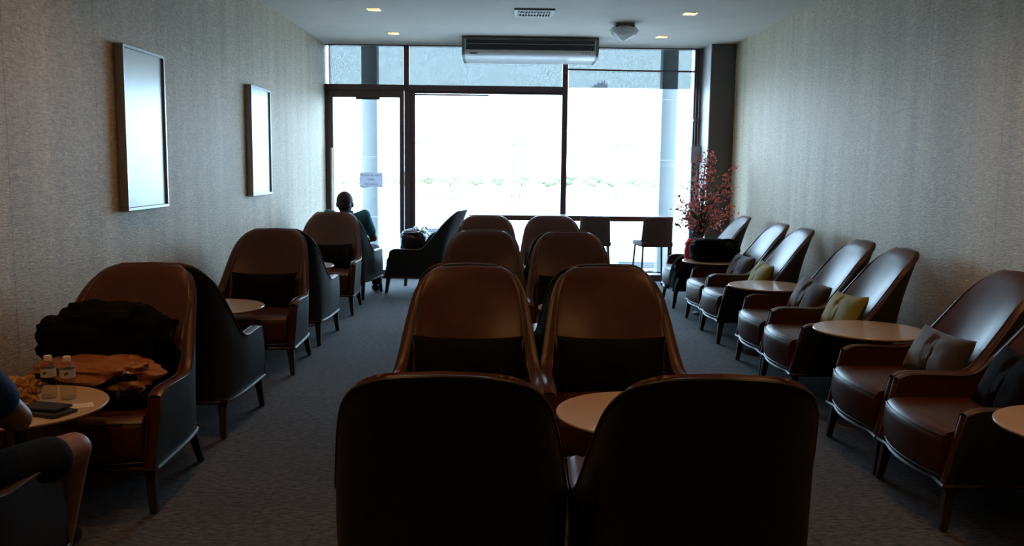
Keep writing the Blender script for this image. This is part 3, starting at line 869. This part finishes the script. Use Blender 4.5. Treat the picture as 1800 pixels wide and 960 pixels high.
# ------------------------------------------------------------------ framed boards on left wall
def picture(y0, y1, lab):
    o = thing('picture_frame', lab, 'picture frame', (XL + .002, (y0 + y1) / 2, 1.642))
    hw = (y1 - y0) / 2; hh = .485; f = .022
    tl = Matrix.Rotation(radians(1.2), 4, 'Y')
    bm = BM()
    for a in ((-hw, hw, hh - f, hh), (-hw, hw, -hh, -hh + f), (-hw, -hw + f, -hh + f, hh - f), (hw - f, hw, -hh + f, hh - f)):
        box(bm, 0.0, .055, a[0], a[1], a[2], a[3], bev=.003, seg=1)
    build('frame', bm, 'frame_alu', o, False)
    build('board', boxbm(.0, .038, -hw + f, hw - f, -hh + f, hh - f), 'poster_board', o, False)
    build('glazing', boxbm(.0385, .042, -hw + f, hw - f, -hh + f, hh - f), 'picture_glass', o, False)
    o.rotation_euler = (0, radians(0.0), 0)
mat('frame_alu', (.32, .33, .34), .3, .7)
glassmat('picture_glass', (.97, .98, .98), rough=.25, ior=1.65)
picture(5.30, 5.945, 'tall blank framed board on the left wall, nearer the camera')
picture(7.95, 8.605, 'tall blank framed board on the left wall, nearer the window')

# ------------------------------------------------------------------ notice on the door
sg = thing('paper_notice', 'white paper notice taped to the glass door', 'sign', (-1.68, 11.515, 1.252))
bm = BM(); rows = []
for i in range(21):
    u = i / 20; x = -.145 + .29 * u
    lo = -.092 - (.012 * sin(u * 9) if u < .45 else (.014 * (u - .4) / .6 - .010))
    rows.append([(x, -.002 - .004 * sin(u * 5 + j) * (1 - j / 6), lo + (.093 - lo) * j / 6) for j in range(7)])
grid(bm, rows); o = build('sheet', bm, 'paper', sg); o.modifiers.new('t', 'SOLIDIFY').thickness = .0006
def text(body, size, x, z, parent, m='ink', y=-.009):
    c = bpy.data.curves.new('lettering', 'FONT'); c.body = body; c.size = size; c.align_x = 'CENTER'; c.extrude = .0003
    c.materials.append(MATS[m]); o = bpy.data.objects.new('lettering', c); COL.objects.link(o); o.parent = parent
    o.location = (x, y, z); o.rotation_euler = (radians(90), 0, 0)
    bpy.context.view_layer.update(); me = bpy.data.meshes.new_from_object(o.evaluated_get(bpy.context.evaluated_depsgraph_get())); bpy.data.objects.remove(o)
    q = bpy.data.objects.new('lettering', me); COL.objects.link(q); q.parent = parent; q.location = (x, y, z); q.rotation_euler = (radians(90), 0, 0); return q
text('PLEASE DO NOT', .034, 0, .045, sg); text('OPEN', .034, 0, -.008, sg); text('กรุณาอย่าเปิด', .032, 0, -.062, sg)

# ------------------------------------------------------------------ people
def body_obj(name, segs, blobs, m, parent=None, voxel=.007, smooth_it=6):
    """union of tapered capsules and ellipsoids -> one continuous remeshed surface"""
    bm = BM()
    for a, b, ra, rb in segs:
        a = Vector(a); b = Vector(b); d_ = b - a; n = 8; L_ = d_.length
        pts = []; rs = []
        if L_ < 1e-5: continue
        dn = d_.normalized()
        for k in range(4): ang = (1 - k / 4) * pi / 2; pts.append(a - dn * ra * sin(ang)); rs.append(max(ra * cos(ang), .0008))
        for k in range(n + 1): pts.append(a.lerp(b, k / n)); rs.append(ra + (rb - ra) * k / n)
        for k in range(1, 5): ang = k / 4 * pi / 2; pts.append(b + dn * rb * sin(ang)); rs.append(max(rb * cos(ang), .0008))
        tube(bm, pts, rs, 14)
    for c, rad, R_ in blobs:
        a = bmesh.ops.create_icosphere(bm, subdivisions=3, radius=1)
        for q in a['verts']:
            p = Vector((q.co.x * rad[0], q.co.y * rad[1], q.co.z * rad[2]))
            if R_: p = Matrix.Rotation(R_, 3, 'X') @ p
            q.co = p + Vector(c)
    bmesh.ops.recalc_face_normals(bm, faces=bm.faces)
    o = build(name, bm, m, parent)
    r_ = o.modifiers.new('r', 'REMESH'); r_.mode = 'VOXEL'; r_.voxel_size = voxel; r_.use_smooth_shade = True
    s_ = o.modifiers.new('s', 'SMOOTH'); s_.factor = .5; s_.iterations = smooth_it
    return o
def hand(wrist, dirn, side, palm_n, curl=.5):
    """segments for a palm, four fingers of unequal length and a thumb"""
    w_ = Vector(wrist); d_ = Vector(dirn).normalized(); n_ = Vector(palm_n).normalized(); s_ = d_.cross(n_).normalized() * side
    segs = []
    for k in range(4):
        off = s_ * (-.030 + .020 * k); segs.append((w_ + off * .6, w_ + d_ * .085 + off, .016, .0115))
        L_ = (.066, .076, .072, .056)[k]; base = w_ + d_ * .088 + off; dd = d_.copy(); p = base
        for j in range(3):
            dd = (dd + n_ * curl * .8).normalized(); q = p + dd * L_ * (.45, .32, .23)[j]
            segs.append((p, q, .0098 - j * .001, .009 - j * .001)); p = q
    p = w_ + s_ * -.028 + d_ * .02; q = p + (d_ * .7 - s_ * .75 + n_ * .2).normalized() * .042
    segs.append((p, q, .014, .0115)); r_ = q + (d_ * .9 - s_ * .2 + n_ * .5).normalized() * .032; segs.append((q, r_, .011, .009))
    return segs
def head_parts(c, k=1.0):
    """face looks toward +Y"""
    c = Vector(c)
    blobs = [(c, (.077, .094, .108), 0), (c + Vector((0, .03, -.055)), (.060, .062, .062), 0), (c + Vector((0, .098, -.020)), (.013, .018, .022), 0),
             (c + Vector((.079, -.002, -.015)), (.010, .020, .030), 0), (c + Vector((-.079, -.002, -.015)), (.010, .020, .030), 0),
             (c + Vector((0, .086, -.062)), (.024, .012, .006), 0), (c + Vector((0, .085, -.076)), (.022, .012, .007), 0), (c + Vector((0, .082, -.100)), (.024, .018, .016), 0),
             (c + Vector((.031, .080, .010)), (.013, .010, .009), 0), (c + Vector((-.031, .080, .010)), (.013, .010, .009), 0)]
    return [(c + (q - c) * k, tuple(e_ * k for e_ in r_), a_) for q, r_, a_ in blobs]
def person(name, lab, X, Yp, zs, head, sh, elbow_r, wrist_r, elbow_l, wrist_l, knee_r, foot_r, knee_l, foot_l, shirt, legs_m, shorts_only, hair_len=0):
    t = thing(name, lab, 'person', (X, Yp, 0))
    o_ = Vector((X, Yp, 0)); Lc = lambda p: Vector(p) - o_
    hd, el, wr, ell, wl, kr, fr_, kl, fl = map(Lc, (head, elbow_r, wrist_r, elbow_l, wrist_l, knee_r, foot_r, knee_l, foot_l))
    shr, shl = Lc(sh[0]), Lc(sh[1]); chest = (shr + shl) / 2 + Vector((0, 0, -.10)); neck = (shr + shl) / 2 + Vector((0, .01, .03))
    pelv = Vector((0, 0, zs + .10)); hr = pelv + Vector((.095, .04, 0)); hl = pelv + Vector((-.095, .04, 0))
    segs = [(pelv, chest, .125, .135), (chest, neck, .12, .058), (neck, hd + Vector((0, -.01, -.07)), .055, .052), (chest + Vector((.07, 0, .02)), shr, .085, .058), (chest + Vector((-.07, 0, .02)), shl, .085, .058),
            (shr, el, .052, .041), (el, wr, .040, .027), (shl, ell, .052, .041), (ell, wl, .040, .027),
            (pelv, hr, .12, .088), (pelv, hl, .12, .088), (hr, kr, .088, .058), (hl, kl, .088, .058), (kr, fr_ + Vector((0, 0, .08)), .055, .034), (kl, fl + Vector((0, 0, .08)), .055, .034),
            (fr_ + Vector((0, -.02, .045)), fr_ + Vector((0, .15, .03)), .036, .026), (fl + Vector((0, -.02, .045)), fl + Vector((0, .15, .03)), .036, .026)]
    segs += hand(wr + (wr - el).normalized() * .02, (wr - el), 1, (0, 0, -1)) + hand(wl + (wl - ell).normalized() * .02, (wl - ell), -1, (0, 0, -1))
    body_obj('body', segs, head_parts(hd, 1.1), 'skin', t, .006, 3)
    # hair
    body_obj('hair', [], [(hd + Vector((0, -.014, .026)), (.090, .102, .103), 0), (hd + Vector((0, -.055, -.015)), (.076, .062, .064), 0)], 'hair', t, .006, 3)
    # shirt: torso, collar, short sleeves
    sv = .62
    ss = [(pelv + Vector((0, 0, .02)), chest, .142, .150), (chest, neck + Vector((0, 0, -.022)), .135, .066), (chest + Vector((.07, 0, .02)), shr, .098, .070), (chest + Vector((-.07, 0, .02)), shl, .098, .070),
          (shr, shr.lerp(el, sv + .08), .066, .060), (shl, shl.lerp(ell, sv + .08), .066, .060)]
    body_obj('shirt', ss, [], shirt, t, .009, 5)
    bm = BM(); tube(bm, [neck + Vector((.064 * cos(a / 12 * 2 * pi), .064 * sin(a / 12 * 2 * pi), .012 - .012 * sin(a / 12 * 2 * pi))) for a in range(12)], .011, 8, closed=True); build('collar', bm, shirt, t)
    ks = .80 if shorts_only else 1.0
    ls = [(pelv, hr, .135, .103), (pelv, hl, .135, .103), (hr, hr.lerp(kr, ks), .102, .076), (hl, hl.lerp(kl, ks), .102, .076)]
    if not shorts_only: ls += [(kr, fr_ + Vector((0, 0, .10)), .070, .050), (kl, fl + Vector((0, 0, .10)), .070, .050)]
    body_obj('shorts' if shorts_only else 'trousers', ls, [], legs_m, t, .009, 5)
    for f_ in (fr_, fl):
        body_obj('shoe', [(f_ + Vector((0, -.04, .045)), f_ + Vector((0, .17, .034)), .045, .034)], [(f_ + Vector((0, .06, .018)), (.047, .15, .018), 0)], 'shoe', t, .006, 3)
    return t
person('person', 'person in a teal shirt seated at the window with back to camera', -1.72, 9.76, .40, head=(-1.705, 9.74, 1.030), sh=((-1.500, 9.75, .895), (-1.88, 9.75, .895)),
       elbow_r=(-1.425, 9.92, .640), wrist_r=(-1.53, 10.14, .60), elbow_l=(-1.97, 9.90, .65), wrist_l=(-1.85, 10.12, .60),
       knee_r=(-1.47, 10.24, .475), foot_r=(-1.45, 10.27, .005), knee_l=(-1.86, 10.22, .475), foot_l=(-1.86, 10.25, .005), shirt='shirt_teal', legs_m='trousers', shorts_only=False)
person('person', 'person in blue shirt and dark shorts cut off at the lower left edge', -1.66, 2.34, .40, head=(-1.66, 2.40, 1.15), sh=((-1.445, 2.30, .965), (-1.86, 2.32, .965)),
       elbow_r=(-1.385, 2.52, .715), wrist_r=(-1.56, 2.72, .66), elbow_l=(-1.93, 2.54, .70), wrist_l=(-1.78, 2.74, .65),
       knee_r=(-1.415, 2.90, .500), foot_r=(-1.50, 2.93, .005), knee_l=(-1.86, 2.88, .49), foot_l=(-1.86, 2.95, .005), shirt='shirt_blue', legs_m='shorts', shorts_only=True)

# ------------------------------------------------------------------ heaps, bags, coats
def crumple(name, c, rad, m, seed, amp=.18, fr_=3.0, flat=None, parent=None, sub=5, power=.8):
    bm = BM(); a = bmesh.ops.create_icosphere(bm, subdivisions=sub, radius=1); off = Vector((seed * 11.3, seed * 5.1, 0))
    for q in a['verts']:
        d_ = q.co.copy(); s_ = 1 + amp * noise.noise(d_ * fr_ + off) + amp * .5 * noise.noise(d_ * fr_ * 2.3 + off) - amp * .5 * abs(noise.noise(d_ * fr_ * 1.2 + off * 2))
        b_ = Vector([math.copysign(abs(k) ** power, k) for k in d_])
        p = Vector((b_.x * rad[0], b_.y * rad[1], b_.z * rad[2])) * s_
        if flat is not None and p.z < flat: p.z = flat + (p.z - flat) * .1
        q.co = p
    o = build(name, bm, m, parent); o.location = c
    return o
# on the left armchair
ya = CA.location.y
o = crumple('black_coat', (xl - .05, ya + .03, .63), (.30, .15, .19), 'black_cloth', 3, .20, 2.2)
tag(o, 'black coat heaped against the backrest above the tan bag', 'coat')
tb = thing('leather_bag', 'tan leather bag lying under the black coat', 'bag', (xl - .01, ya - .20, .50))
o = crumple('bag_body', (0, .02, .03), (.265, .14, .085), 'tan_leather', 5, .22, 2.2, parent=tb)
bm = BM(); tube(bm, [Vector((-.24 + .48 * k / 14, -.14 + .02 * sin(k), .03 + .03 * sin(k * .6))) for k in range(15)], .014, 8); build('strap', bm, 'black_cloth', tb)
bm = BM(); tube(bm, [Vector((.20 + .018 * cos(k / 12 * 2 * pi), -.13, .06 + .018 * sin(k / 12 * 2 * pi))) for k in range(12)], .0045, 8, closed=True)
box(bm, .165, .178, -.150, -.140, -.03, .02, bev=.002); build('buckle', bm, 'steel', tb)
o = crumple('black_bag', (xl + .02, ya - .22, .455), (.22, .13, .05), 'black_cloth', 9, .15, 2.2); tag(o, 'small black bag squashed on the seat under the tan bag', 'bag')
# bag on side chair
def on(chair_o, x, y, z): return Matrix.Translation(chair_o.location) @ Matrix.Rotation(chair_o.rotation_euler.z, 4, 'Z') @ Vector((x, y, z))
bb = thing('handbag', 'black leather bag with handles on the side-facing armchair', 'bag', on(SC, 0.02, .17, .425), SC.rotation_euler.z)
crumple('bag_body', (0, 0, .145), (.22, .165, .15), 'bag_leather', 2, .12, 2.0, parent=bb, power=.55) if 'bag_leather' in MATS else None
mat('bag_leather', (.018, .012, .014), .3)
crumple('bag_body', (0, 0, .145), (.20, .145, .145), 'bag_leather', 2, .12, 2.0, parent=bb, power=.55)
bm = BM()
for dy in (-.06, .05): tube(bm, [Vector((-.12 + .24 * k / 10, dy - .05, .27 + .045 * sin(pi * k / 10))) for k in range(11)], .009, 8)
build('handle', bm, 'bag_leather', bb)
# backpack on far right table
bp = thing('backpack', 'black backpack lying on the far right round table', 'backpack', (2.09, 8.84, .537))
crumple('pack_body', (0, 0, .095), (.245, .17, .098), 'black_cloth', 4, .10, 1.8, flat=-.093, parent=bp, power=.6)
crumple('front_pocket', (-.06, -.05, .185), (.16, .12, .045), 'black_cloth', 6, .12, 2, parent=bp, power=.6)
bm = BM(); tube(bm, [Vector((.02 + .20 * k / 10, -.04 + .02 * sin(k), .19 + .02 * sin(pi * k / 10))) for k in range(11)], .018, 8); build('shoulder_strap', bm, 'black_cloth', bp)
o = crumple('red_bag', (1.905, 9.07, .615), (.055, .05, .115), 'red_cloth', 8, .15, 2.5, power=.7); tag(o, 'small bright red bag behind the black backpack', 'bag')
# dark jacket draped over the near arm of the far right chair
bm = BM(); rows = []
path = [(2.45, 9.25, .515), (2.2, 9.2, .520), (2.0, 9.16, .525), (1.87, 9.13, .505), (1.80, 9.11, .43), (1.765, 9.09, .33), (1.745, 9.09, .20)]
pc = catmull(path, 28)
for i, p in enumerate(pc):
    s_ = i / 28; row = []
    for j in range(17):
        v_ = j / 16 * 2 - 1
        wy = .10 + .12 * s_
        y_ = p.y + .06 + v_ * wy * 1.4 + .01 * sin(i * .8 + j)
        fall = max(0, abs(v_) - .35) * (.40 if v_ < 0 else .24) * (1 - .5 * s_)
        z_ = p.z + .035 - fall + .012 * noise.noise(Vector((i * .25, j * .4, 0)))
        x_ = p.x - (.015 * sin(j * 1.3)) - max(0, fall) * .05
        if x_ > 1.78: y_ = max(y_, 9.19)
        row.append((x_, y_, z_))
    rows.append(row)
grid(bm, rows); o = build('jacket', bm, 'black_cloth'); o.modifiers.new('t', 'SOLIDIFY').thickness = .012
tag(o, 'dark jacket draped over the arm of the farthest right chair', 'jacket')

# ------------------------------------------------------------------ things on the left table
zt = .5372
def bottle(x, y, lab, rz):
    t = thing('water_bottle', lab, 'bottle', (x, y, zt), rz, 'small water bottles on the left table')
    bm = BM(); pr = [(0, .003), (.018, .001), (.026, .004), (.0275, .012)]
    for k in range(6): pr += [(.0275, .018 + k * .011), (.0262, .0235 + k * .011)]
    pr += [(.0272, .088), (.0272, .122), (.026, .130), (.019, .142), (.0125, .149), (.0118, .156)]
    lathe(bm, pr, 28); build('bottle_body', bm, 'bottle_pet', t)
    bm = BM(); lathe(bm, [(.0278, .088), (.0278, .121)], 28); build('label', bm, 'label', t)
    bm = BM(); lathe(bm, [(0, .150), (.0145, .150), (.0145, .167), (.013, .169), (0, .169)], 24); build('cap', bm, 'cap', t)
    bm = BM()
    for k in range(10):
        a = -pi / 2 - .25 + .5 * k / 9
    a0 = -pi / 2
    box(bm, -.006, .0, -.0285, -.0280, .100, .110); box(bm, .001, .006, -.0285, -.0280, .103, .111); build('printed_mark', bm, 'ink', t)
bottle(-1.742, 3.405, 'small clear water bottle, left one beside the crumpled wrapper', .0)
bottle(-1.664, 3.395, 'small clear water bottle, right one nearer the table edge', .3)
bm = boxbm(-.085, .085, -.055, .055, 0, .012, bev=.004); o = build('wallet', bm, 'black_plastic'); o.location = (-1.645, 3.20, zt); o.rotation_euler = (0, 0, -.35)
tag(o, 'black wallet under the phone on the left table', 'wallet')
ph = thing('phone', 'black phone on top of the wallet by the bottles', 'phone', (-1.665, 3.225, zt + .0125), -.25)
build('phone_body', boxbm(-.080, .080, -.045, .045, 0, .010, bev=.004), 'black_plastic', ph)
build('phone_screen', boxbm(-.074, .074, -.040, .040, .0101, .0108), 'bag_leather', ph)
o = crumple('food_wrapper', (-1.835, 3.385, zt + .040), (.062, .045, .044), 'crumpled', 12, .5, 3.0, flat=-.038); tag(o, 'crumpled tan food wrapper on a tray beside the bottles', 'wrapper')
tr = boxbm(-.08, .08, -.055, .055, 0, .006, bev=.002); 
o = build('napkin', boxbm(-.045, .045, -.035, .035, 0, .002, bev=.0005), 'cap'); o.location = (-1.575, 3.30, zt); o.rotation_euler = (0, 0, .5); tag(o, 'folded paper napkin at the right edge of the bottle table', 'napkin')
tr.free()
bm = BM(); tube(bm, [(0, 0, 0), (.05, .012, 0)], .0016, 6); o = build('stirrer', bm, 'stem'); o.location = (-1.62, 3.125, zt + .002); tag(o, 'tiny wooden stirrer in front of the wallet', 'stirrer')

# ------------------------------------------------------------------ flowers in the corner
fl = thing('flower_arrangement', 'tall arrangement of pink red blossoms in the right corner', 'flowers', (2.30, 10.45, 0))
bm = BM(); lathe(bm, [(0, 0), (.10, 0), (.13, .05), (.15, .25), (.12, .42), (.09, .50), (.10, .54), (.085, .54), (.08, .50), (0, .48)], 32); build('vase', bm, 'vase', fl)
r = random.Random(21)
sb, lb, fb = BM(), BM(), BM()
def leafq(p, d_, L_, wd):
    d_ = d_.normalized(); s_ = d_.cross(Vector((r.uniform(-1, 1), r.uniform(-1, 1), .6))).normalized(); n_ = d_.cross(s_)
    pts = [p, p + d_ * L_ * .35 + s_ * wd + n_ * .004, p + d_ * L_ * .75 + s_ * wd * .6, p + d_ * L_, p + d_ * L_ * .75 - s_ * wd * .6, p + d_ * L_ * .35 - s_ * wd + n_ * .004]
    V = [lb.verts.new(q) for q in pts]; mid = lb.verts.new(p + d_ * L_ * .5 - n_ * .006)
    for k in range(6): lb.faces.new((V[k], V[(k + 1) % 6], mid))
def blossom(p, s_):
    # five small petals around a bud
    a = bmesh.ops.create_icosphere(fb, subdivisions=1, radius=s_ * .45)
    for q in a['verts']: q.co += p
    ax = Vector((r.uniform(-1, 1), r.uniform(-1, .2), r.uniform(-.3, 1))).normalized(); u = ax.orthogonal().normalized(); v_ = ax.cross(u)
    for k in range(5):
        an = k / 5 * 2 * pi; d_ = u * cos(an) + v_ * sin(an); e_ = ax.cross(d_)
        V = [fb.verts.new(p), fb.verts.new(p + d_ * s_ * .7 + e_ * s_ * .42 + ax * s_ * .2), fb.verts.new(p + d_ * s_ * 1.15 + ax * s_ * .35), fb.verts.new(p + d_ * s_ * .7 - e_ * s_ * .42 + ax * s_ * .2)]
        fb.faces.new(V)
targets = []
for k in range(34):
    z = r.uniform(.75, 1.62); half = .09 + .17 * sin(min(1, (1.68 - z) / .9) * pi * .62)
    xx = r.gauss(.05, half * .62)
    targets.append((xx, r.uniform(-.16, .14), z))
targets += [(-.22, -.05, .93), (-.30, -.03, .98), (-.24, .0, 1.06), (-.19, -.05, .88), (.30, -.1, 1.30), (.31, -.08, 1.38), (.34, -.1, 1.46), (.33, -.12, 1.2), (.30, -.1, .95), (.33, -.08, 1.02), (-.13, 0, .78), (-.16, -.04, 1.02), (.1, 0, 1.62), (.02, -.05, 1.5)]
for (tx, ty, tz) in targets:
    tx = min(tx, .40)
    a = Vector((r.uniform(-.03, .03), r.uniform(-.03, .03), .50)); e_ = Vector((tx, ty, tz))
    mid = a.lerp(e_, .5) + Vector((-tx * .30, 0, .06))
    c = catmull([a, mid, e_], 10)
    tube(sb, c, [.0035] * 6 + [.0025] * 5, 5)
    for k in range(4, 11):
        p = c[k]
        for q in range(r.choice((3, 4, 5, 6)) if k > 5 else 1):
            dv = Vector((r.gauss(0, .028), r.gauss(0, .028), r.gauss(0, .03)))
            pp = p + dv; pp.x = min(pp.x, .46)
            blossom(pp, r.uniform(.010, .016))
            if r.random() < .25: tube(sb, [p, pp], .0012, 4)
        if r.random() < .62: leafq(p, Vector((r.uniform(-1, 1), r.uniform(-1, 1), r.uniform(-.2, .8))), r.uniform(.05, .09), r.uniform(.010, .018))
for k in range(26):
    leafq(Vector((r.uniform(-.1, .1), r.uniform(-.08, .08), r.uniform(.55, .9))), Vector((r.uniform(-1, 1), r.uniform(-1, .6), r.uniform(.0, .9))), r.uniform(.09, .14), .024)
build('stems', sb, 'stem', fl); build('foliage', lb, 'leaf', fl, False); build('blossoms', fb, 'blossom', fl, False)
bpy.context.view_layer.update()
